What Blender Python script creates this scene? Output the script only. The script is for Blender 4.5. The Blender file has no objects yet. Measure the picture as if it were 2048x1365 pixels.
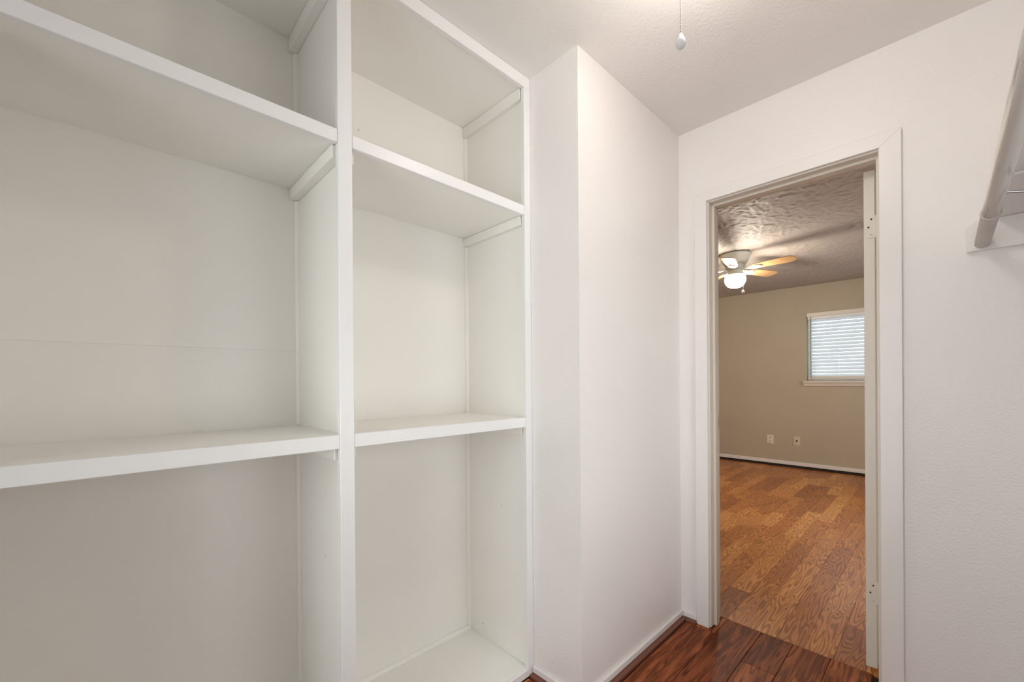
import bpy, bmesh, math, random
from mathutils import Vector, Matrix
random.seed(7)
sc = bpy.context.scene
COL = sc.collection

# ------------------------------------------------------------------ camera
YAW, PITCH, ROLL = 0.8042, -0.0022, -0.0076
CAM = Vector((0.0, 0.0, 1.2019))
F = Vector((math.cos(PITCH)*math.cos(YAW), math.cos(PITCH)*math.sin(YAW), math.sin(PITCH)))
R0 = Vector((math.sin(YAW), -math.cos(YAW), 0.0))
U0 = R0.cross(F)
RR = R0*math.cos(ROLL) + U0*math.sin(ROLL)
UU = U0*math.cos(ROLL) - R0*math.sin(ROLL)
cd = bpy.data.cameras.new('camera')
cd.sensor_fit = 'HORIZONTAL'
cd.sensor_width = 36.0
cd.lens = 36.0*835.76/2048.0
cd.shift_x = 3.04/2048.0
cd.shift_y = 82.09/2048.0
cd.clip_start = 0.02
cam = bpy.data.objects.new('camera', cd)
COL.objects.link(cam)
M = Matrix((RR, UU, -F)).transposed().to_4x4()
M.translation = CAM
cam.matrix_world = M
sc.camera = cam

# ------------------------------------------------------------------ world (overcast daylight) and exposure
w = bpy.data.worlds.new('daylight'); sc.world = w
w.use_nodes = True
bg = w.node_tree.nodes['Background']
bg.inputs['Color'].default_value = (0.97, 0.975, 0.985, 1)
bg.inputs['Strength'].default_value = 3.6
sc.view_settings.view_transform = 'Standard'
sc.view_settings.look = 'None'
sc.view_settings.gamma = 1.0
sc.view_settings.use_curve_mapping = False
sc.view_settings.exposure = 0.46
sc.cycles.max_bounces = 7
sc.cycles.diffuse_bounces = 5
sc.cycles.glossy_bounces = 3
sc.cycles.caustics_reflective = False
sc.cycles.caustics_refractive = False
sc.cycles.sample_clamp_indirect = 6.0
BULB = 25.0          # closet bulb emission
BOWL = 150.0          # bedroom fan light emission

def portal(loc, rot, sx, sy):
    l = bpy.data.lights.new('daylight_portal', 'AREA')
    l.shape = 'RECTANGLE'; l.size = sx; l.size_y = sy
    l.cycles.is_portal = True
    o = bpy.data.objects.new('daylight_portal', l); COL.objects.link(o)
    o.location = loc; o.rotation_euler = rot
    return o

# ------------------------------------------------------------------ measured places (metres)
B = 1.1747            # front plane of the bookcase
D = 0.4032            # bookcase depth
PW = 0.933            # projecting wall face
A = 2.0958            # door wall, closet face
A2 = 2.212            # door wall, bedroom face
XR = 1.2536           # face of the short return beside the bookcase
YR = -0.41            # right wall (rod side)
XB = -0.92            # wall behind the camera
C = 2.44              # ceiling
FX = 6.68             # bedroom far wall
BY0, BY1 = -1.7, 3.4  # bedroom side walls

# ------------------------------------------------------------------ material helpers
class N:
    def __init__(s, name):
        s.m = bpy.data.materials.new(name); s.m.use_nodes = True
        s.t = s.m.node_tree; s.t.nodes.clear()
        s.out = s.add('ShaderNodeOutputMaterial')
        s.b = s.add('ShaderNodeBsdfPrincipled')
        s.l(s.b.outputs[0], s.out.inputs[0])
    def add(s, t, **k):
        n = s.t.nodes.new(t)
        for a, v in k.items(): setattr(n, a, v)
        return n
    def l(s, a, b): s.t.links.new(a, b)
    def coord(s, scale=(1, 1, 1), kind='Object', rnd=False):
        tc = s.add('ShaderNodeTexCoord')
        src = tc.outputs[kind]
        if rnd:
            oi = s.add('ShaderNodeObjectInfo')
            mu = s.add('ShaderNodeVectorMath', operation='MULTIPLY')
            mu.inputs[0].default_value = (37.0, 19.0, 53.0)
            s.l(oi.outputs['Random'], mu.inputs[1])
            ad = s.add('ShaderNodeVectorMath', operation='ADD')
            s.l(src, ad.inputs[0]); s.l(mu.outputs[0], ad.inputs[1]); src = ad.outputs[0]
        mp = s.add('ShaderNodeMapping'); mp.inputs['Scale'].default_value = scale
        s.l(src, mp.inputs['Vector'])
        return mp.outputs[0]
    def noise(s, vec, scale, detail=3, rough=.5, dist=0):
        n = s.add('ShaderNodeTexNoise')
        n.inputs['Scale'].default_value = scale; n.inputs['Detail'].default_value = detail
        n.inputs['Roughness'].default_value = rough; n.inputs['Distortion'].default_value = dist
        s.l(vec, n.inputs['Vector']); return n.outputs[0]
    def math(s, op, a, b=None, c=None):
        n = s.add('ShaderNodeMath', operation=op)
        for i, v in enumerate((a, b, c)):
            if v is None: continue
            if isinstance(v, (int, float)): n.inputs[i].default_value = v
            else: s.l(v, n.inputs[i])
        return n.outputs[0]
    def ramp(s, fac, stops):
        n = s.add('ShaderNodeValToRGB'); e = n.color_ramp.elements
        while len(e) < len(stops): e.new(0.5)
        for el, (p, c) in zip(e, stops):
            el.position = p; el.color = (c, c, c, 1) if isinstance(c, (int, float)) else (*c, 1)
        s.l(fac, n.inputs[0]); return n.outputs[0]
    def mix(s, fac, a, b, mode='MIX'):
        n = s.add('ShaderNodeMix', data_type='RGBA', blend_type=mode)
        for i, v in ((0, fac), (6, a), (7, b)):
            if isinstance(v, (int, float)): n.inputs[i].default_value = v
            elif isinstance(v, tuple): n.inputs[i].default_value = (*v, 1)
            else: s.l(v, n.inputs[i])
        return n.outputs[2]
    def bump(s, h, strength, dist=.002):
        n = s.add('ShaderNodeBump'); n.inputs['Strength'].default_value = strength
        n.inputs['Distance'].default_value = dist
        s.l(h, n.inputs['Height']); s.l(n.outputs[0], s.b.inputs['Normal'])
    def rough(s, v):
        if isinstance(v, (int, float)): s.b.inputs['Roughness'].default_value = v
        else: s.l(v, s.b.inputs['Roughness'])
    def color(s, v):
        if isinstance(v, tuple): s.b.inputs['Base Color'].default_value = (*v, 1)
        else: s.l(v, s.b.inputs['Base Color'])

def paint(name, col, rough, bscale, bstr, bdist=.002, mottled=.03, specks=0.0, detail=2):
    n = N(name)
    co = n.coord()
    big = n.noise(co, 2.3, 1)
    c2 = tuple(max(0, x*(1-mottled*2)) for x in col)
    v = n.mix(big, c2, tuple(min(1, x*(1+mottled)) for x in col))
    if specks:
        sp = n.noise(co, 17.0, 1, .6)
        v = n.mix(n.ramp(sp, [(0.0, 1.0), (0.188, 1.0), (0.204, 0.0)]), v, tuple(x*specks for x in col))
    n.color(v); n.rough(rough)
    n.bump(n.noise(co, bscale, detail, .55), bstr, bdist)
    return n.m

MAT = {}
MAT['wall'] = paint('wall_paint_white', (.87, .835, .815), .36, 150, .6, .002)
MAT['stub'] = MAT['wall']
MAT['ceiling'] = paint('ceiling_paint_white', (.85, .82, .795), .6, 90, .5, .003)
MAT['case'] = paint('bookcase_paint_white', (.90, .88, .835), .42, 60, .06, .001, .02, .78)
MAT['frame'] = paint('frame_paint_white', (.87, .865, .86), .36, 70, .05, .001, .015, .8)
MAT['trim'] = paint('trim_paint_white', (.85, .815, .795), .36, 60, .06, .001, .02)
MAT['jamb'] = paint('jamb_paint_cream', (.74, .68, .60), .4, 60, .06, .001, .02)
MAT['doorpaint'] = paint('door_paint_cream', (.76, .70, .62), .4, 60, .08, .001, .02)
MAT['taupe'] = paint('taupe_wall_paint', (.50, .43, .325), .55, 130, .35, .002, .04)
MAT['blindwhite'] = paint('white_vinyl', (.82, .82, .82), .4, 60, .02, .001, .01)

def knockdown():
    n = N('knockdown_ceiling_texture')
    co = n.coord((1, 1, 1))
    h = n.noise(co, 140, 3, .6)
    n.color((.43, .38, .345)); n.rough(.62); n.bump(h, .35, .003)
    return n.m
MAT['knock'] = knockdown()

def simple(name, col, rough=.4, metal=0.0, emit=None, estr=0.0):
    n = N(name); co = n.coord()
    n.color(n.mix(n.noise(co, 30, 2), col, tuple(x*.94 for x in col)))
    n.rough(rough); n.b.inputs['Metallic'].default_value = metal
    if emit:
        n.b.inputs['Emission Color'].default_value = (*emit, 1)
        n.b.inputs['Emission Strength'].default_value = estr
    return n.m
MAT['dark'] = simple('dark_gap', (.02, .014, .01), .8)
MAT['steel'] = simple('dull_steel', (.55, .55, .56), .3, 1.0)
MAT['chain'] = simple('beaded_chain_nickel', (.30, .28, .26), .3, 1.0)
MAT['knob'] = simple('white_plastic_knob', (.70, .70, .70), .3)
MAT['porcelain'] = simple('white_porcelain', (.82, .82, .80), .2)
MAT['bulb'] = simple('lit_bulb_glass', (.9, .9, .9), .3, 0, (1.0, .93, .85), BULB)
MAT['bowl'] = simple('lit_opal_glass', (.9, .9, .88), .3, 0, (1.0, .91, .76), BOWL)
MAT['fanwhite'] = simple('fan_white_enamel', (.74, .73, .66), .4)
MAT['plate'] = simple('ivory_plastic', (.80, .73, .60), .4)
MAT['slot'] = simple('dark_slot', (.03, .025, .02), .6)
MAT['wand'] = simple('grey_plastic_wand', (.30, .33, .35), .4)
MAT['vinylframe'] = simple('window_frame_vinyl', (.78, .78, .78), .4)

def slat_mat():
    n = N('translucent_white_slat')
    n.color((.80, .82, .83)); n.rough(.4)
    tr = n.add('ShaderNodeBsdfTranslucent'); tr.inputs[0].default_value = (.82, .88, .92, 1)
    mx = n.add('ShaderNodeMixShader'); mx.inputs[0].default_value = .42
    n.l(n.b.outputs[0], mx.inputs[1]); n.l(tr.outputs[0], mx.inputs[2]); n.l(mx.outputs[0], n.out.inputs[0])
    return n.m
MAT['slat'] = slat_mat()

def glass_mat():
    n = N('window_glass')
    tr = n.add('ShaderNodeBsdfTransparent'); tr.inputs[0].default_value = (.93, .95, .95, 1)
    gl = n.add('ShaderNodeBsdfGlossy'); gl.inputs['Roughness'].default_value = .02
    fr = n.add('ShaderNodeFresnel'); fr.inputs[0].default_value = 1.45
    mx = n.add('ShaderNodeMixShader')
    n.l(fr.outputs[0], mx.inputs[0]); n.l(tr.outputs[0], mx.inputs[1]); n.l(gl.outputs[0], mx.inputs[2]); n.l(mx.outputs[0], n.out.inputs[0])
    return n.m
MAT['glass'] = glass_mat()

def laminate():
    n = N('oak_laminate')
    oi = n.add('ShaderNodeObjectInfo')
    v = n.coord((.95, 8.5, 1.0), rnd=True)
    rings = n.noise(v, 1.25, 2.2, .5, .15)
    s = n.math('SINE', n.math('MULTIPLY', rings, 135.0))
    line = n.ramp(n.math('MULTIPLY_ADD', s, .5, .5), [(0.0, 0.0), (.35, .30), (.62, 1.0)])
    pores = n.noise(n.coord((9, 230, 1), rnd=True), 1.6, 2, .6)
    tone = n.ramp(oi.outputs['Random'], [(0.0, (.36, .12, .034)), (.35, (.54, .21, .058)), (.7, (.64, .27, .078)), (1.0, (.72, .34, .11))])
    darkl = n.mix(1.0, tone, (.52, .42, .33), 'MULTIPLY')
    c = n.mix(line, darkl, tone)
    c = n.mix(n.ramp(pores, [(.35, .45), (.6, 0.0)]), c, darkl)
    n.color(c); n.rough(.33); n.b.inputs['Specular IOR Level'].default_value = .35; n.bump(line, .06, .001)
    return n.m
MAT['laminate'] = laminate()

def scraped():
    n = N('hand_scraped_hickory')
    oi = n.add('ShaderNodeObjectInfo')
    v = n.coord((1.4, 15.0, 1.0), rnd=True)
    rings = n.noise(v, 1.3, 3, .55, .5)
    s = n.math('SINE', n.math('MULTIPLY', rings, 42.0))
    line = n.ramp(n.math('MULTIPLY_ADD', s, .5, .5), [(0.0, 0.0), (.3, .6), (.8, 1.0)])
    blotch = n.noise(n.coord((2, 16, 1), rnd=True), 1.6, 4, .6, .4)
    tone = n.ramp(oi.outputs['Random'], [(0.0, (.28, .075, .026)), (.5, (.42, .125, .042)), (1.0, (.54, .185, .065))])
    dk = n.mix(1.0, tone, (.34, .28, .25), 'MULTIPLY')
    c = n.mix(line, dk, tone)
    c = n.mix(n.ramp(blotch, [(.38, .85), (.6, 0.0)]), c, dk)
    n.color(c); n.rough(.45); n.b.inputs['Specular IOR Level'].default_value = .14
    n.bump(n.noise(n.coord((2.5, 8, 1), rnd=True), 5.0, 4, .6, .6), .5, .006)
    return n.m
MAT['scraped'] = scraped()
MAT['brown'] = simple('brown_stained_shoe', (.20, .072, .046), .4)
MAT['subfloor'] = simple('dark_subfloor', (.03, .015, .009), .8)

def slab_lam():
    n = N('oak_laminate_far')
    br = n.add('ShaderNodeTexBrick')
    br.inputs['Scale'].default_value = 1.0; br.inputs['Brick Width'].default_value = .7
    br.inputs['Row Height'].default_value = .1065; br.inputs['Mortar Size'].default_value = .0006
    br.inputs['Color1'].default_value = (.38, .16, .055, 1); br.inputs['Color2'].default_value = (.5, .24, .09, 1)
    br.inputs['Mortar'].default_value = (.05, .02, .01, 1)
    n.l(n.coord(), br.inputs['Vector'])
    n.color(br.outputs[0]); n.rough(.35)
    return n.m
MAT['slablam'] = slab_lam()

def rodwood():
    n = N('worn_white_painted_rod')
    v = n.coord((3.5, 55, 55))
    f = n.noise(v, 1.0, 5, .7, .6)
    n.color(n.mix(n.ramp(f, [(.30, 1.0), (.44, 0.0)]), (.60, .56, .52), (.30, .24, .20)))
    n.rough(.5); n.bump(f, .4, .003)
    return n.m
MAT['rod'] = rodwood()

def bladewood():
    n = N('pale_oak_blade')
    f = n.noise(n.coord((2, 30, 1)), 1.0, 4, .6, .4)
    n.color(n.mix(f, (.36, .20, .085), (.52, .33, .16))); n.rough(.45)
    return n.m
MAT['blade'] = bladewood()

# ------------------------------------------------------------------ object helpers
def tag(o, label=None, cat=None, group=None, kind=None):
    if label: o['label'] = label
    if cat: o['category'] = cat
    if group: o['group'] = group
    if kind: o['kind'] = kind
    return o

def empty(name, loc, label, cat, kind=None, group=None):
    o = bpy.data.objects.new(name, None); COL.objects.link(o)
    o.location = loc; o.empty_display_size = .05
    return tag(o, label, cat, group, kind)

def wloc(o):
    v = Vector(o.location)
    while o.parent: o = o.parent; v += Vector(o.location)
    return v

def link(name, me, mat, loc=(0, 0, 0), parent=None, smooth=False):
    o = bpy.data.objects.new(name, me); COL.objects.link(o)
    if mat and not me.materials: me.materials.append(MAT[mat])
    L = Vector(loc)
    if parent:
        o.parent = parent; L = L - wloc(parent)
    o.location = L
    if smooth:
        for p in me.polygons: p.use_smooth = True
    return o

def bbox(bm, x0, x1, y0, y1, z0, z1):
    vs = [bm.verts.new((x, y, z)) for x in (x0, x1) for y in (y0, y1) for z in (z0, z1)]
    for f in ((0, 1, 3, 2), (4, 6, 7, 5), (0, 4, 5, 1), (2, 3, 7, 6), (0, 2, 6, 4), (1, 5, 7, 3)):
        bm.faces.new([vs[i] for i in f])

def fin(bm, name, bevel=0, seg=1):
    bmesh.ops.recalc_face_normals(bm, faces=bm.faces)
    if bevel:
        bmesh.ops.bevel(bm, geom=bm.edges[:], offset=bevel, segments=seg, affect='EDGES', profile=.5)
    me = bpy.data.meshes.new(name); bm.to_mesh(me); bm.free()
    return me

def box(name, x0, x1, y0, y1, z0, z1, mat, parent=None, bevel=.0015, seg=1):
    c = Vector(((x0+x1)/2, (y0+y1)/2, (z0+z1)/2))
    bm = bmesh.new(); bbox(bm, x0-c.x, x1-c.x, y0-c.y, y1-c.y, z0-c.z, z1-c.z)
    return link(name, fin(bm, name, bevel, seg), mat, c, parent)

def boxes(name, lst, mat, parent=None, loc=None):
    c = Vector(loc) if loc else Vector(((lst[0][0]+lst[0][1])/2, (lst[0][2]+lst[0][3])/2, lst[0][4]))
    bm = bmesh.new()
    for (x0, x1, y0, y1, z0, z1) in lst: bbox(bm, x0-c.x, x1-c.x, y0-c.y, y1-c.y, z0-c.z, z1-c.z)
    return link(name, fin(bm, name), mat, c, parent)

def prism(name, pts, axis, d0, d1, mat, parent=None, bevel=0):
    """outline pts in the plane normal to axis ('x','y','z'), swept d0..d1"""
    def P(u, v, d): return {'x': (d, u, v), 'y': (u, d, v), 'z': (u, v, d)}[axis]
    allp = [Vector(P(u, v, d)) for d in (d0, d1) for u, v in pts]
    c = sum(allp, Vector())/len(allp)
    bm = bmesh.new(); n = len(pts)
    vs = [bm.verts.new(p-c) for p in allp]
    bm.faces.new(vs[:n]); bm.faces.new(vs[n:][::-1])
    for i in range(n):
        j = (i+1) % n; bm.faces.new([vs[i], vs[j], vs[n+j], vs[n+i]])
    return link(name, fin(bm, name, bevel), mat, c, parent)

def lathe(name, prof, mat, loc, parent=None, seg=32, axis='z', smooth=True, flute=0, nfl=0):
    bm = bmesh.new(); rings = []
    for r, z in prof:
        ring = []
        for i in range(seg):
            t = 2*math.pi*i/seg
            rr = max(r, 1e-4)*(1+flute*math.cos(nfl*t))
            p = (rr*math.cos(t), rr*math.sin(t), z)
            if axis == 'x': p = (z, p[0], p[1])
            if axis == 'y': p = (p[0], z, p[1])
            ring.append(bm.verts.new(p))
        rings.append(ring)
    for a, b in zip(rings, rings[1:]):
        for i in range(seg):
            j = (i+1) % seg; bm.faces.new([a[i], a[j], b[j], b[i]])
    bm.faces.new(rings[0][::-1]); bm.faces.new(rings[-1])
    return link(name, fin(bm, name), mat, loc, parent, smooth)

def tube(name, pts, r, mat, parent=None, seg=10):
    bm = bmesh.new(); pts = [Vector(p) for p in pts]; c = pts[0].copy(); rings = []
    for i, p in enumerate(pts):
        d = (pts[min(i+1, len(pts)-1)] - pts[max(i-1, 0)]).normalized()
        a = d.orthogonal().normalized() if i == 0 else (rings_a - d*rings_a.dot(d)).normalized()
        rings_a = a; b = d.cross(a)
        rings.append([bm.verts.new(p-c+(a*math.cos(2*math.pi*k/seg)+b*math.sin(2*math.pi*k/seg))*r) for k in range(seg)])
    for x, y in zip(rings, rings[1:]):
        for k in range(seg):
            j = (k+1) % seg; bm.faces.new([x[k], x[j], y[j], y[k]])
    bm.faces.new(rings[0][::-1]); bm.faces.new(rings[-1])
    return link(name, fin(bm, name), mat, c, parent, True)

# ================================================================== SETTING: closet shell
T = .12
fl = box('floor', XB, A2+.015, YR, B+D+.055, -.06, -.008, 'subfloor', None, 0)
tag(fl, 'dark brown hand-scraped wood plank floor of the closet', 'floor', kind='structure')
ce = box('ceiling', XB-.02, A+.002, YR-.02, B+D+.06, C, C+.06, 'ceiling', None, 0)
tag(ce, 'white lightly textured ceiling above the bookcase', 'ceiling', kind='structure')

# wall behind the bookcase, the projecting chase and the rest of the left side
wl = boxes('wall_left', [(XR, A+.001, PW, B+D+.06, -.05, C+.03),
                         (XB-.05, XR, B+D+.012, B+D+.06, -.05, C+.03),
                         (XB-.05, -.322, B, B+D+.012, -.05, C+.03)], 'wall')
tag(wl, 'white textured wall projecting beside the bookcase, ending at the door wall', 'wall', kind='structure')
OL, OR, OH = .800, .160, 2.072       # rough opening in the door wall
wd = boxes('wall_front', [(A, A2, OL, PW+.5, -.05, C+.03), (A, A2, YR-.05, OR, -.05, C+.03), (A, A2, OR, OL, OH, C+.03)], 'wall')
tag(wd, 'white textured wall with the open doorway, closet side', 'wall', kind='structure')
RW = (.65, 1.65, .55, 1.55)        # unseen window added in the right wall for fill light, below the shelf
BW = (-.28, 1.02, .35, 2.05)        # window added behind the camera to bring in more daylight
wr = boxes('wall_right', [(XB-.05, RW[0], YR-.09, YR, -.05, C+.03), (RW[1], A, YR-.09, YR, -.05, C+.03),
                          (RW[0], RW[1], YR-.09, YR, -.05, RW[2]), (RW[0], RW[1], YR-.09, YR, RW[3], C+.03)], 'wall')
tag(wr, 'white wall behind the hanging rod at the right', 'wall', kind='structure')
wb = boxes('wall_back', [(XB-.09, XB, YR-.05, BW[0], -.05, C+.03), (XB-.09, XB, BW[1], B+.02, -.05, C+.03),
                         (XB-.09, XB, BW[0], BW[1], -.05, BW[2]), (XB-.09, XB, BW[0], BW[1], BW[3], C+.03)], 'wall')
tag(wb, 'white wall behind the camera', 'wall', kind='structure')
portal((.5*(RW[0]+RW[1]), YR-.095, .5*(RW[2]+RW[3])), (math.pi/2, 0, 0), RW[1]-RW[0], RW[3]-RW[2])
portal((XB-.095, .5*(BW[0]+BW[1]), .5*(BW[2]+BW[3])), (0, -math.pi/2, 0), BW[3]-BW[2], BW[1]-BW[0])
w2 = empty('fill_window_2', (1.15, YR, RW[2]), 'added white framed fill-light window in the wall under the closet shelf, unseen', 'window', 'structure')
for x0, x1, z0, z1 in ((RW[0], RW[0]+.03, RW[2], RW[3]), (RW[1]-.03, RW[1], RW[2], RW[3]), (RW[0]+.03, RW[1]-.03, RW[2], RW[2]+.03), (RW[0]+.03, RW[1]-.03, RW[3]-.03, RW[3])):
    box('frame_rail', x0+.0003, x1-.0003, YR-.085, YR-.045, z0+.0003, z1-.0003, 'vinylframe', w2)
box('pane', RW[0]+.03, RW[1]-.03, YR-.067, YR-.063, RW[2]+.03, RW[3]-.03, 'glass', w2, 0)
w3 = empty('fill_window_3', (XB, .42, BW[2]), 'added white framed fill-light window in the wall behind the camera, unseen', 'window', 'structure')
for y0, y1, z0, z1 in ((BW[0], BW[0]+.03, BW[2], BW[3]), (BW[1]-.03, BW[1], BW[2], BW[3]), (BW[0]+.03, BW[1]-.03, BW[2], BW[2]+.03), (BW[0]+.03, BW[1]-.03, BW[3]-.03, BW[3])):
    box('frame_rail', XB-.085, XB-.045, y0+.0003, y1-.0003, z0+.0003, z1-.0003, 'vinylframe', w3)
box('pane', XB-.067, XB-.063, BW[0]+.03, BW[1]-.03, BW[2]+.03, BW[3]-.03, 'glass', w3, 0)

# white baseboard strips and the brown shoe strip under them
bb = empty('baseboard_left', (XR, PW, 0), 'thin white baseboard with brown shoe strip along the projecting wall', 'baseboard', 'structure')
box('board', XR-.012, A-.0005, PW-.012, PW, .010, .036, 'trim', bb, .003, 2)
box('board', XR-.012, XR, PW-.0001, B-.002, .010, .036, 'trim', bb, .003, 2)
box('shoe_gap_strip', XR-.034, A-.013, PW-.031, PW-.0005, -.008, .0095, 'brown', bb, .003)
box('shoe_gap_strip', XR-.031, XR-.0005, PW-.0005, B-.002, -.008, .0095, 'brown', bb, .003)
bf = empty('baseboard_front', (A, .5, 0), 'short white baseboard with brown shoe strip beside the door casing', 'baseboard', 'structure')
box('board', A-.012, A, .8515, PW-.0125, .010, .036, 'trim', bf, .003, 2)
box('board', A-.012, A, YR, .1045, .010, .036, 'trim', bf, .003, 2)
box('shoe_gap_strip', A-.031, A-.0005, .8515, PW-.032, -.008, .0095, 'brown', bf, .003)
box('shoe_gap_strip', A-.031, A-.0005, YR, .1045, -.008, .0095, 'brown', bf, .003)

# planks
PM = {}
def plank(name, x0, x1, y0, y1, z1, mat, parent, g=.0006, ch=.0012, th=.0075):
    key = (round(x1-x0, 3), round(y1-y0, 3), mat)
    if key not in PM:
        hx, hy = (x1-x0)/2-g, (y1-y0)/2-g
        bm = bmesh.new(); rows = []
        for z, i in ((-th, 0), (-ch, 0), (0, ch)):
            rows.append([bm.verts.new((sx*(hx-i), sy*(hy-i), z)) for sx, sy in ((-1, -1), (1, -1), (1, 1), (-1, 1))])
        for a, b in zip(rows, rows[1:]):
            for i in range(4): bm.faces.new([a[i], a[(i+1) % 4], b[(i+1) % 4], b[i]])
        bm.faces.new(rows[-1])
        PM[key] = fin(bm, name)
    return link(name, PM[key], mat, ((x0+x1)/2, (y0+y1)/2, z1), parent)

ys = [.897, .758, .606, .479, .343]
while ys[-1] > YR+.14: ys.append(ys[-1]-.1385)
ys = [1.172, 1.0345] + ys
JX = [[1.05, .2], [.9, .3], [.55, -.3], [1.48, .35], [1.939, .75], [1.25, .1], [1.7, .5], [1.0, 0.0], [1.55, .4], [1.2, .2], [.9, .1], [1.4, .3]]
for i in range(len(ys)-1):
    y1, y0 = ys[i], ys[i+1]
    xe = 2.227
    if y1 > .76: xe = 2.062
    if y0 < .17: xe = 2.062
    if i < 2: xe = XR-.036
    cuts = [xe] + [x for x in JX[i % len(JX)] if x < xe-.1] + [XB+.01]
    for k in range(len(cuts)-1):
        dz = random.uniform(-.0006, .0004)
        plank('plank', cuts[k+1], cuts[k], y0, y1, dz, 'scraped', fl, .0007, .0015)
plank('plank', 2.062, 2.0942, .784, .8505, -.0005, 'scraped', fl, .0003, .001)
plank('plank', 2.062, 2.227, .758, .784, 0, 'scraped', fl, .0007, .0015)

# ================================================================== SETTING: bedroom shell
bfl = box('floor_bedroom', A2+.0155, FX+.02, BY0, BY1, -.06, -.0085, 'slablam', None, 0)
tag(bfl, 'honey oak laminate strip floor of the bedroom beyond the door', 'floor', kind='structure')
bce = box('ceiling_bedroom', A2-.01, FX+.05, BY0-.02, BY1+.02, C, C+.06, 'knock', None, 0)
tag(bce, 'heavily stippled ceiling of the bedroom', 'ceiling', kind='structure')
from mathutils import noise as mn
sx0, sx1, sy0, sy1, st = A2+.02, FX-.002, -.45, 3.0, .0105
nx, ny = int((sx1-sx0)/st), int((sy1-sy0)/st)
vs, fs = [], []
for j in range(ny+1):
    for i in range(nx+1):
        px, py = sx0+(sx1-sx0)*i/nx, sy0+(sy1-sy0)*j/ny
        q = Vector((px*22+2.0*mn.noise((px*9, py*9, 3.1)), py*36+2.0*mn.noise((px*7, py*7, 9.7)), 0.0))
        h = mn.noise(q) + .45*mn.noise(q*2.3)
        h = min(1.0, max(0.0, h*1.7+.25))
        edge = 0.0 if i in (0, nx) or j in (0, ny) else 1.0
        vs.append((px-4.4, py-1.3, -.0002-.0065*h*edge))
for j in range(ny):
    for i in range(nx):
        a_ = j*(nx+1)+i; fs.append((a_, a_+nx+1, a_+nx+2, a_+1))
sm = bpy.data.meshes.new('stipple_texture'); sm.from_pydata(vs, [], fs)
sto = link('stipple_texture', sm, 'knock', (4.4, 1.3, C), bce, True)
tag(sto, kind='stuff')
WY0, WY1, WZ0, WZ1 = .32, 1.267, 1.168, 2.07      # bedroom window opening
wf = boxes('wall_far', [(FX, FX+.12, WY1, BY1+.05, -.05, C+.03), (FX, FX+.12, BY0-.05, WY0, -.05, C+.03),
                        (FX, FX+.12, WY0, WY1, -.05, WZ0), (FX, FX+.12, WY0, WY1, WZ1, C+.03)], 'taupe')
tag(wf, 'taupe painted bedroom wall with the blind-covered window', 'wall', kind='structure')
ws1 = boxes('wall_bedroom_left', [(A2, FX, BY1, BY1+.06, -.05, C+.03)], 'taupe')
tag(ws1, 'taupe bedroom side wall hidden left of the doorway', 'wall', kind='structure')
SW = (2.9, 6.1, .12, 2.07)         # side window added to brighten the bedroom, out of sight behind the open door
ws2 = boxes('wall_bedroom_right', [(A2, SW[0], BY0-.09, BY0, -.05, C+.03), (SW[1], FX, BY0-.09, BY0, -.05, C+.03),
                                   (SW[0], SW[1], BY0-.09, BY0, -.05, SW[2]), (SW[0], SW[1], BY0-.09, BY0, SW[3], C+.03)], 'taupe')
w4 = empty('fill_window_4', (4.6, BY0, SW[2]), 'added white framed fill-light window of the bedroom, hidden by the open door', 'window', 'structure')
for x0, x1, z0, z1 in ((SW[0], SW[0]+.03, SW[2], SW[3]), (SW[1]-.03, SW[1], SW[2], SW[3]), (SW[0]+.03, SW[1]-.03, SW[2], SW[2]+.03), (SW[0]+.03, SW[1]-.03, SW[3]-.03, SW[3])):
    box('frame_rail', x0+.0003, x1-.0003, BY0-.085, BY0-.045, z0+.0003, z1-.0003, 'vinylframe', w4)
box('pane', SW[0]+.03, SW[1]-.03, BY0-.067, BY0-.063, SW[2]+.03, SW[3]-.03, 'glass', w4, 0)
portal((.5*(SW[0]+SW[1]), BY0-.095, .5*(SW[2]+SW[3])), (math.pi/2, 0, 0), SW[1]-SW[0], SW[3]-SW[2])
tag(ws2, 'taupe bedroom side wall hidden behind the open door', 'wall', kind='structure')
ws3 = boxes('wall_bedroom_near', [(A2-.002, A2+.004, OL+.06, BY1, -.05, C), (A2-.002, A2+.004, BY0, OR-.06, -.05, C), (A2-.002, A2+.004, OR-.06, OL+.06, OH+.06, C)], 'taupe')
tag(ws3, 'taupe paint on the bedroom side of the door wall', 'wall', kind='structure')
bbf = empty('baseboard_far', (FX, 1, 0), 'white baseboard above a shaded gap painted in as a dark strip along the taupe bedroom wall', 'baseboard', 'structure')
box('board', FX-.014, FX, BY0, BY1, .034, .082, 'trim', bbf, .003)
box('shoe_gap_strip', FX-.010, FX, BY0, BY1, -.008, .033, 'dark', bbf, .001)  # near-black strip paints in the shade of the gap under the board

# bedroom planks (strips along X)
PH = .1065
y = 1.1875 + 14*PH
row = 0
LEN = [.46, .58, .70, .82]
xs_fix = {0: [5.196, 5.913], }
r2 = random.Random(11)
while y > -.12:
    y1, y0 = y, y-PH
    x = 2.2275 if (y1 < .79 and y0 > .16) else A2+.018
    first = True
    while x < FX-.012:
        Lx = r2.choice(LEN)
        if first: Lx = r2.choice([.12, .25, .36, .45, .58]); first = False
        x2 = min(x+Lx, FX-.011)
        if FX-.011-x2 < .12: x2 = FX-.011
        plank('plank', x, x2, y0, y1, r2.uniform(-.0003, .0002), 'laminate', bfl, .0003, .0006)
        x = x2
    y -= PH; row += 1

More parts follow.
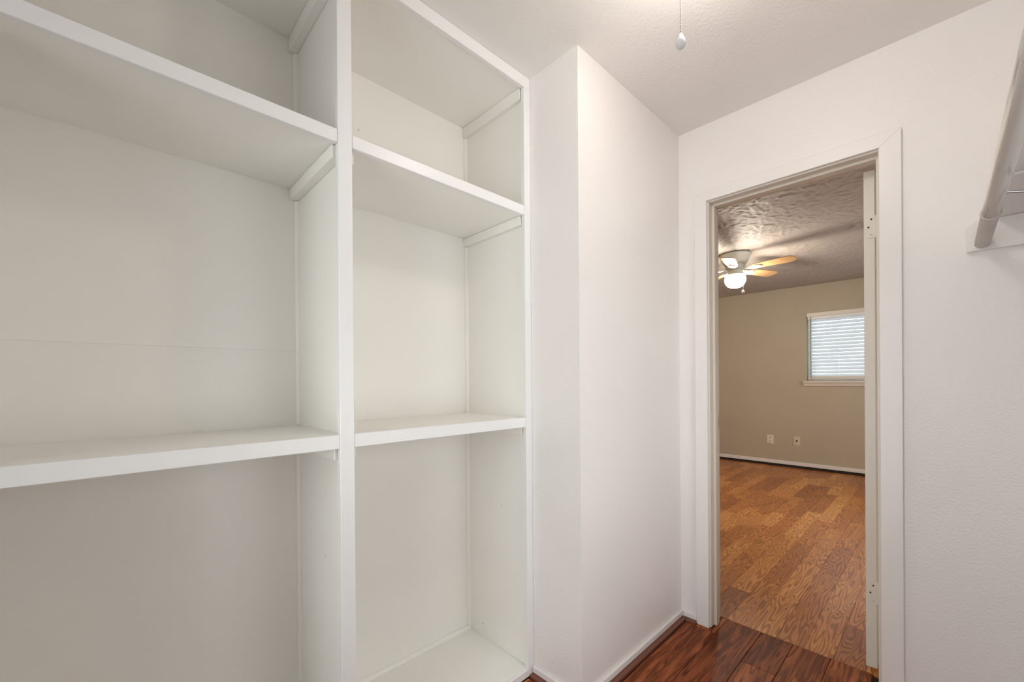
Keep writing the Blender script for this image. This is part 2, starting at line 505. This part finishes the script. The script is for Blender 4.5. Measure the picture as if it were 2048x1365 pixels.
# ================================================================== doorway: casing, jamb, door
CO0, CO1, CI0, CI1, ZCO, ZCI = .8509, .1052, .7926, .1674, 2.1166, 2.0635
tr = empty('trim_1', (A, .48, 0), 'flat white mitred casing around the doorway', 'door casing', 'structure')
prism('casing_side', [(CO0, 0), (CO0, ZCO), (CI0, ZCI), (CI0, 0)], 'x', A-.016, A-.0002, 'trim', tr, .0015)
prism('casing_side', [(CO1, 0), (CI1, 0), (CI1, ZCI), (CO1, ZCO)], 'x', A-.016, A-.0002, 'trim', tr, .0015)
prism('casing_head', [(CO0, ZCO), (CO1, ZCO), (CI1, ZCI), (CI0, ZCI)], 'x', A-.016, A-.0002, 'trim', tr, .0015)
JL, JR, JH = .786, .1705, 2.057
tj = empty('trim_2', (A, .48, 0), 'cream painted door jamb with raised stop', 'door jamb', 'structure')
box('jamb_side', A-.001, A2+.003, JL, OL-.0005, 0.0005, JH, 'jamb', tj)
box('jamb_side', A-.001, A2+.003, OR+.0005, JR, 0.0005, JH, 'jamb', tj)
box('jamb_head', A-.001, A2+.003, OR+.0005, OL-.0005, JH, OH-.0005, 'jamb', tj)
box('stop', 2.128, 2.168, JL-.0125, JL, .0005, JH-.012, 'jamb', tj, .002)
box('stop', 2.128, 2.168, JR, JR+.009, .0005, JH-.012, 'jamb', tj, .002)
box('stop', 2.128, 2.168, JR, JL, JH-.0125, JH, 'jamb', tj, .002)
sp = box('strike_plate', 2.176, 2.206, JL-.0012, JL+.0008, .955, 1.015, 'steel', tj, .0004)
# bedroom-side casing
tb = empty('trim_3', (A2, .48, 0), 'cream casing on the bedroom side of the doorway', 'door casing', 'structure')
box('casing_side', A2+.0045, A2+.018, JL+.006, JL+.062, 0, OH+.05, 'jamb', tb)
box('casing_side', A2+.0045, A2+.018, JR-.062, JR-.012, 0, OH+.05, 'jamb', tb)
box('casing_head', A2+.0045, A2+.018, JR-.062, JL+.062, JH+.006, OH+.055, 'jamb', tb)

DX = 2.232
dr = empty('door_1', (DX, .20, 0), 'cream flush door swung open into the bedroom, seen edge-on at its hinges', 'door', 'structure')
slab = box('door_slab', DX, DX+.60, .1922, .2270, .024, 2.045, 'doorpaint', dr, .0015)
def hinge(zc):
    h = .089
    bm = bmesh.new(); pts = []
    r = .010
    out = [(.1872, zc-h/2), (.2095, zc-h/2)] + [(.2095+r*math.sin(t), zc-h/2+r-r*math.cos(t)) for t in (math.pi/6, math.pi/3, math.pi/2)] + \
          [(.2095+r*math.cos(t), zc+h/2-r+r*math.sin(t)) for t in (0, math.pi/6, math.pi/3, math.pi/2)] + [(.1872, zc+h/2)]
    bm.free()
    lf = prism('hinge', out, 'x', DX-.0028, DX+.0004, 'doorpaint', dr, .0006)
    for yy, zz in ((.203, zc+.031), (.212, zc), (.203, zc-.031)):
        lathe('screw', [(.0034, 0), (.0034, .0006), (.0012, .0009)], 'slot' if zz >= zc else 'jamb', (DX-.0036, yy, zz), lf, 10, 'x')
    lathe('hinge_pin', [(.0055, -h/2), (.0055, h/2)], 'doorpaint', (DX-.009, .1795, zc), lf, 14)
hinge(1.815); hinge(.330)

# ================================================================== window in the bedroom
w1 = empty('window_1', (FX, .8, WZ0), 'white framed bedroom window behind blinds with a painted sill', 'window', 'structure')
fx0, fx1 = FX+.075, FX+.115
box('frame_side', fx0, fx1, WY1-.04, WY1-.0005, WZ0, WZ1, 'vinylframe', w1)
box('frame_side', fx0, fx1, WY0+.0005, WY0+.04, WZ0, WZ1, 'vinylframe', w1)
box('frame_rail', fx0, fx1, WY0+.04, WY1-.04, WZ1-.04, WZ1-.0005, 'vinylframe', w1)
box('frame_rail', fx0, fx1, WY0+.04, WY1-.04, WZ0+.0005, WZ0+.04, 'vinylframe', w1)
box('pane', fx0+.018, fx0+.022, WY0+.04, WY1-.04, WZ0+.04, WZ1-.04, 'glass', w1, 0)
prism('sill', [(FX-.045, 1.172), (FX-.045, 1.150), (FX-.030, 1.150), (FX-.016, 1.106), (FX-.0005, 1.106), (FX-.0005, 1.172)], 'y', WY0-.03, WY1+.032, 'jamb', w1, .001)
portal((FX+.13, (WY0+WY1)/2, (WZ0+WZ1)/2), (0, math.pi/2, 0), WZ1-WZ0, WY1-WY0)

bl = empty('window_blind', (FX, .8, WZ0), 'white two-inch slat blind hanging inside the bedroom window', 'blind')
box('valance', FX-.012, FX+.0035, WY0+.006, WY1-.004, 2.020, 2.069, 'doorpaint', bl, .002)
box('head_rail', FX+.008, FX+.055, WY0+.010, WY1-.010, 1.985, 2.03, 'blindwhite', bl, .002)
bs = bmesh.new()
ang = math.radians(56); W2 = .0255; ns = 6
L2 = (WY1-WY0)/2-.014
vv = []
for s in (-1, 1):
    for k in range(ns+1):
        u = -W2+2*W2*k/ns; bow = .004*(1-(u/W2)**2)
        # tilted slat: room edge low
        for tth in (0, .0022):
            px = u*math.cos(ang) - (bow+tth)*math.sin(ang); pz = u*math.sin(ang) + (bow+tth)*math.cos(ang)
            vv.append(bs.verts.new((px, s*L2, pz)))
n1 = 2*(ns+1)
for k in range(ns):
    a0, a1, a2_, a3 = 2*k, 2*k+1, 2*k+2, 2*k+3
    bs.faces.new([vv[a0], vv[a2_], vv[n1+a2_], vv[n1+a0]])
    bs.faces.new([vv[a1], vv[n1+a1], vv[n1+a3], vv[a3]])
    bs.faces.new([vv[a0], vv[a1], vv[a3], vv[a2_]]); bs.faces.new([vv[n1+a0], vv[n1+a2_], vv[n1+a3], vv[n1+a1]])
bs.faces.new([vv[0], vv[n1], vv[n1+1], vv[1]]); bs.faces.new([vv[2*ns], vv[2*ns+1], vv[n1+2*ns+1], vv[n1+2*ns]])
sme = fin(bs, 'slat')
NS = 17
for i in range(NS):
    link('slat', sme, 'slat', (FX+.032, (WY0+WY1)/2, 1.968-i*.0452), bl)
box('bottom_rail', FX+.012, FX+.050, WY0+.012, WY1-.012, 1.196, 1.232, 'doorpaint', bl, .003)
for yy in (WY1-.09, .95, .63, WY0+.09):
    tube('lift_cord', [(FX+.006, yy, 1.985), (FX+.006, yy, 1.232)], .0012, 'blindwhite', bl, 6)
    lathe('cord_button', [(.006, 0), (.008, .004), (.004, .008)], 'doorpaint', (FX+.005, yy, 1.206), bl, 12)
tube('tilt_wand', [(FX+.002, WY1-.047, 2.015), (FX-.004, WY1-.047, 1.215)], .0042, 'wand', bl, 8)

# ================================================================== wall plates
def outlet():
    e = empty('wall_outlet', (FX, 1.696, .30), 'ivory duplex outlet plate low on the taupe wall, left of the cable plate', 'outlet')
    pl = box('cover_plate', FX-.0065, FX-.0003, 1.656, 1.736, .300, .423, 'plate', e, .002)
    for zc in (.3915, .3325):
        rc = box('receptacle', FX-.0085, FX-.006, 1.679, 1.713, zc-.0165, zc+.0165, 'plate', e, .001)
        box('slot', FX-.0092, FX-.0083, 1.703, 1.7065, zc-.004, zc+.009, 'slot', rc, 0)
        box('slot', FX-.0092, FX-.0083, 1.6855, 1.689, zc-.004, zc+.009, 'slot', rc, 0)
        box('slot', FX-.0092, FX-.0083, 1.693, 1.699, zc-.013, zc-.007, 'slot', rc, 0)
def coax():
    e = empty('cable_plate', (FX, 1.382, .306), 'beige wall plate with one dark cable jack, below the window', 'wall plate')
    box('cover_plate', FX-.0065, FX-.0003, 1.344, 1.420, .306, .426, 'taupeplate', e, .002)
    j = lathe('jack', [(.011, 0), (.011, -.004), (.0065, -.004), (.0065, -.010)], 'slot', (FX-.006, 1.382, .366), e, 16, 'x')
MAT['taupeplate'] = simple('beige_plastic', (.66, .58, .47), .4)
outlet(); coax()

# ================================================================== bookcase
XS = 1.2187; XP0, XP1 = .4678, .5089
SPR = 1.2343; DV0, DV1 = .4862, .5050; SPL = -.285; LST = -.268
ZUT, ZUB, ZLT, ZLB = 1.912, 1.8745, 1.054, 1.015
YB = B+D; FT = .019
bk = empty('bookcase', (.5, B, 0), 'white painted built-in bookcase with two bays of deep open shelves', 'bookcase')
# face frame
box('center_stile', XP0, XP1, B, B+FT, 0, 2.3935, 'frame', bk)
box('right_stile', XS, XR-.0005, B, B+FT, 0, 2.3935, 'frame', bk)
box('left_stile', -.318, LST, B, B+FT, 0, 2.3935, 'frame', bk)
box('top_rail', -.318, XR-.0005, B, B+FT, 2.394, C-.0005, 'frame', bk)
for x0, x1 in ((LST+.0004, XP0-.0004), (XP1+.0004, XS-.0004)):
    box('bottom_rail', x0, x1, B+.0005, B+FT, 0, .030, 'frame', bk)
# carcass
box('side_panel', SPR, XR-.0005, B+FT, YB, 0, C-.001, 'case', bk)
box('side_panel', -.318, SPL, B+FT, YB, 0, C-.001, 'case', bk)
box('divider', DV0, DV1, B+FT, YB, 0, C-.001, 'case', bk)
box('back_panel', SPL, DV0, YB, YB+.010, 0, 1.3119, 'case', bk, .0005)
box('back_panel', SPL, DV0, YB, YB+.010, 1.3121, C-.001, 'case', bk, .0005)
box('back_panel', DV1, SPR, YB, YB+.010, 0, C-.001, 'case', bk, 0)
for x0, x1 in ((SPL, DV0), (DV1, SPR)):
    box('bottom_board', x0+.0003, x1-.0003, B+FT+.0003, YB-.0003, .010, .030, 'case', bk)
    box('top_board', x0+.0003, x1-.0003, B+FT+.0003, YB-.0003, 2.4005, C-.001, 'case', bk, 0)
    fx_0, fx_1 = (LST, XP0) if x0 < 0 else (XP1, XS)
    for zt, zb in ((ZUT, ZUB), (ZLT, ZLB)):
        s = box('shelf', x0+.0003, x1-.0003, B+FT+.0003, YB-.0003, zb+.003, zt, 'case', bk, .0008)
        box('shelf_edge', fx_0+.0005, fx_1-.0005, B+.0008, B+FT, zb, zt+.0002, 'frame', s, .0014)
    # cleats under each shelf and under the top
    for zt, h in ((2.400, .046), (ZUB+.0025, .038), (ZLB+.0025, .036)):
        ct = .027 if x0 < 0 else .019
        for cx0, cx1 in ((x0, x0+ct), (x1-ct, x1)):
            box('cleat', cx0+.0003, cx1-.0003, B+FT+.004, YB-.0005, zt-h, zt-.0003, 'case', bk, .0012)
    # quarter-round battens in the back corners, between the shelves
    for cx, sgn in ((x0, 1), (x1, -1)):
        for z0, z1 in ((.046, ZLB+.003-.036), (ZLT+.0005, ZUB-.0375), (ZUT+.0005, 2.353)):
            q = [(cx, YB-.0003)] + [(cx+sgn*.013*math.cos(t), YB-.0003-.013*math.sin(t)) for t in (0, .26, .52, .79, 1.05, 1.31, 1.57)]
            q = [(u, v) for u, v in q]
            prism('corner_batten', q, 'z', z0, z1, 'case', bk)
    q = [(YB-.0003, .0303)] + [(YB-.0003-.015*math.cos(t), .0303+.015*math.sin(t)) for t in (0, .26, .52, .79, 1.05, 1.31, 1.57)]
    prism('bottom_batten', q, 'x', x0+.0003, x1-.0003, 'case', bk)

# ================================================================== right side: shelf, cleat, rod, bracket
RS = .10
cs = empty('closet_shelf', (.6, YR, 1.62), 'white closet shelf on a clipped cleat board, seen from below at the right edge', 'shelf')
box('shelf_board', RS+.02, A-.0005, YR+.0005, -.112, 1.7205, 1.7395, 'trim', cs)
prism('cleat', [(YR+.0005, 1.622), (-.053, 1.622), (-.050, 1.700), (-.073, 1.720), (YR+.0005, 1.720)], 'x', A-.0195, A-.0003, 'trim', cs, .001)
prism('cleat', [(YR+.0005, 1.622), (-.053, 1.622), (-.050, 1.700), (-.073, 1.720), (YR+.0005, 1.720)], 'x', RS+.0203, RS+.0395, 'trim', cs, .001)
box('cleat', RS+.040, A-.020, YR+.0005, YR+.0195, 1.622, 1.720, 'trim', cs)
rd = empty('closet_rod', (A-.02, -.089, 1.645), 'round wooden hanging rod with worn white paint along the right wall', 'closet rod')
RY, RZ = -.0885, 1.646
lathe('rod', [(.0172, RS+.0405-.6), (.0172, A-.022-.6)], 'rod', (.6, RY, RZ), rd, 40, 'x')
lathe('sleeve', [(.0183, 0), (.0183, -.352), (.0200, -.356), (.0204, -.361), (.0196, -.366), (.0176, -.366)], 'rod', (A-.0197, RY, RZ), rd, 40, 'x')
br = empty('shelf_bracket', (1.66, YR, 1.45), 'thin metal shelf bracket under the closet shelf beside the rod', 'bracket')
BX = 1.655
box('arm', BX-.006, BX+.006, YR+.0205, -.118, 1.7125, 1.7202, 'trim', br, .001)
box('wall_plate', BX-.008, BX+.008, YR+.0200, YR+.0235, 1.42, 1.712, 'steel', br, .001)
tube('brace', [(BX, YR+.024, 1.47), (BX, -.20, 1.63), (BX, -.14, 1.668), (BX, -.115, 1.675), (BX, -.105, 1.668)], .0035, 'steel', br)

# ================================================================== closet ceiling light with pull chain
LX, LY = 1.115, .40
cl = empty('ceiling_light', (LX, LY, C), 'white ceiling light with a small white knob hanging on a beaded pull chain', 'ceiling light')
lathe('canopy', [(.105, 0), (.105, -.010), (.096, -.022), (.050, -.032), (.046, -.060), (.044, -.070)], 'porcelain', (LX, LY, C-.0003), cl, 48)
lathe('globe', [(.042, -.0705), (.050, -.078), (.064, -.098), (.072, -.125), (.072, -.145), (.064, -.173), (.048, -.194), (.026, -.206), (.004, -.210)], 'bulb', (LX, LY, C), cl, 40)
# chain position: 1.08 m ahead of the lens
CHX, CHY = 1.069, .468
bmc = bmesh.new()
zt, zb = C-.030, 2.096
nb = int((zt-zb)/.0042)
for i in range(nb):
    bmesh.ops.create_icosphere(bmc, subdivisions=1, radius=.00165, matrix=Matrix.Translation((0, 0, zb-zt+i*.0042)))
me = bpy.data.meshes.new('pull_chain'); bmc.to_mesh(me); bmc.free()
ch = link('pull_chain', me, 'chain', (CHX, CHY, zt), cl, True)
lathe('chain_bell', [(.006, .014), (.006, .004), (.0045, 0)], 'steel', (CHX, CHY, zt-.004), cl, 16)
lathe('pull_knob', [(.0022, 0), (.0048, -.0015), (.006, -.006), (.0095, -.013), (.0122, -.020), (.0128, -.0262), (.0112, -.032), (.0072, -.0366), (.003, -.0378)], 'knob', (CHX, CHY, zb-.002), cl, 24)

# ================================================================== bedroom ceiling fan
FXC, FYC = 4.47, 1.43
fn = empty('ceiling_fan', (FXC, FYC, C), 'white hugger ceiling fan with five oak blades and a lit glass bowl', 'ceiling fan')
lathe('housing', [(.138, 0), (.142, -.004), (.142, -.012), (.134, -.018), (.120, -.060), (.106, -.090), (.098, -.098), (.06, -.099)], 'fanwhite', (FXC, FYC, C-.006), fn, 48)
lathe('motor_ring', [(.060, -.099), (.084, -.101), (.088, -.118), (.084, -.140), (.072, -.152), (.05, -.153)], 'fanwhite', (FXC, FYC, C), fn, 40, flute=.02, nfl=16)
lathe('light_collar', [(.045, -.1535), (.056, -.156), (.060, -.175), (.060, -.190), (.088, -.204), (.094, -.208), (.094, -.214), (.05, -.215)], 'fanwhite', (FXC, FYC, C), fn, 40)
lathe('glass_bowl', [(.070, -.2155), (.086, -.226), (.093, -.243), (.091, -.265), (.084, -.290), (.070, -.312), (.048, -.327), (.020, -.334), (.004, -.335)], 'bowl', (FXC, FYC, C), fn, 48, flute=.015, nfl=10)
def blade_mesh():
    bm = bmesh.new()
    out = []
    L0, L1 = .165, .525
    side = [(L0, .030), (L0+.03, .046), (.30, .056), (.46, .062), (L1-.03, .058), (L1, .030)]
    out = side + [(x, -y) for x, y in side[::-1]]
    for z in (-.003, .003): 
        pass
    lo = [bm.verts.new((x, y, -.003)) for x, y in out]; hi = [bm.verts.new((x, y, .003)) for x, y in out]
    n = len(out)
    bm.faces.new(lo[::-1]); bm.faces.new(hi)
    for i in range(n): bm.faces.new([lo[i], lo[(i+1) % n], hi[(i+1) % n], hi[i]])
    return fin(bm, 'blade', .0008)
def arm_mesh():
    bm = bmesh.new()
    out = [(.072, .014), (.12, .012), (.150, .026), (.185, .036), (.225, .030), (.245, 0), (.225, -.030), (.185, -.036), (.150, -.026), (.12, -.012), (.072, -.014)]
    def zz(x): return -.0075 if x > .13 else -.0075+(.13-x)*.45
    lo = [bm.verts.new((x, y, zz(x)-.004)) for x, y in out]; hi = [bm.verts.new((x, y, zz(x)+.004)) for x, y in out]
    n = len(out)
    bm.faces.new(lo[::-1]); bm.faces.new(hi)
    for i in range(n): bm.faces.new([lo[i], lo[(i+1) % n], hi[(i+1) % n], hi[i]])
    return fin(bm, 'blade_arm', .001)
bme, ame = blade_mesh(), arm_mesh()
for k in range(5):
    t = math.radians(-97+72*k)
    o = link('blade', bme, 'blade', (FXC, FYC, C-.158), fn)
    o.rotation_euler = (math.radians(-12), 0, t)
    a = bpy.data.objects.new('blade_arm', ame); COL.objects.link(a)
    if not ame.materials: ame.materials.append(MAT['fanwhite'])
    a.parent = o
kx, ky = FXC-.045, FYC-.086
tube('pull_chain', [(kx, ky, C-.21), (kx, ky, C-.375)], .0022, 'plate', fn, 8)
lathe('pull_knob', [(.003, 0), (.010, -.008), (.013, -.018), (.009, -.028), (.002, -.031)], 'plate', (kx, ky, C-.374), fn, 16)
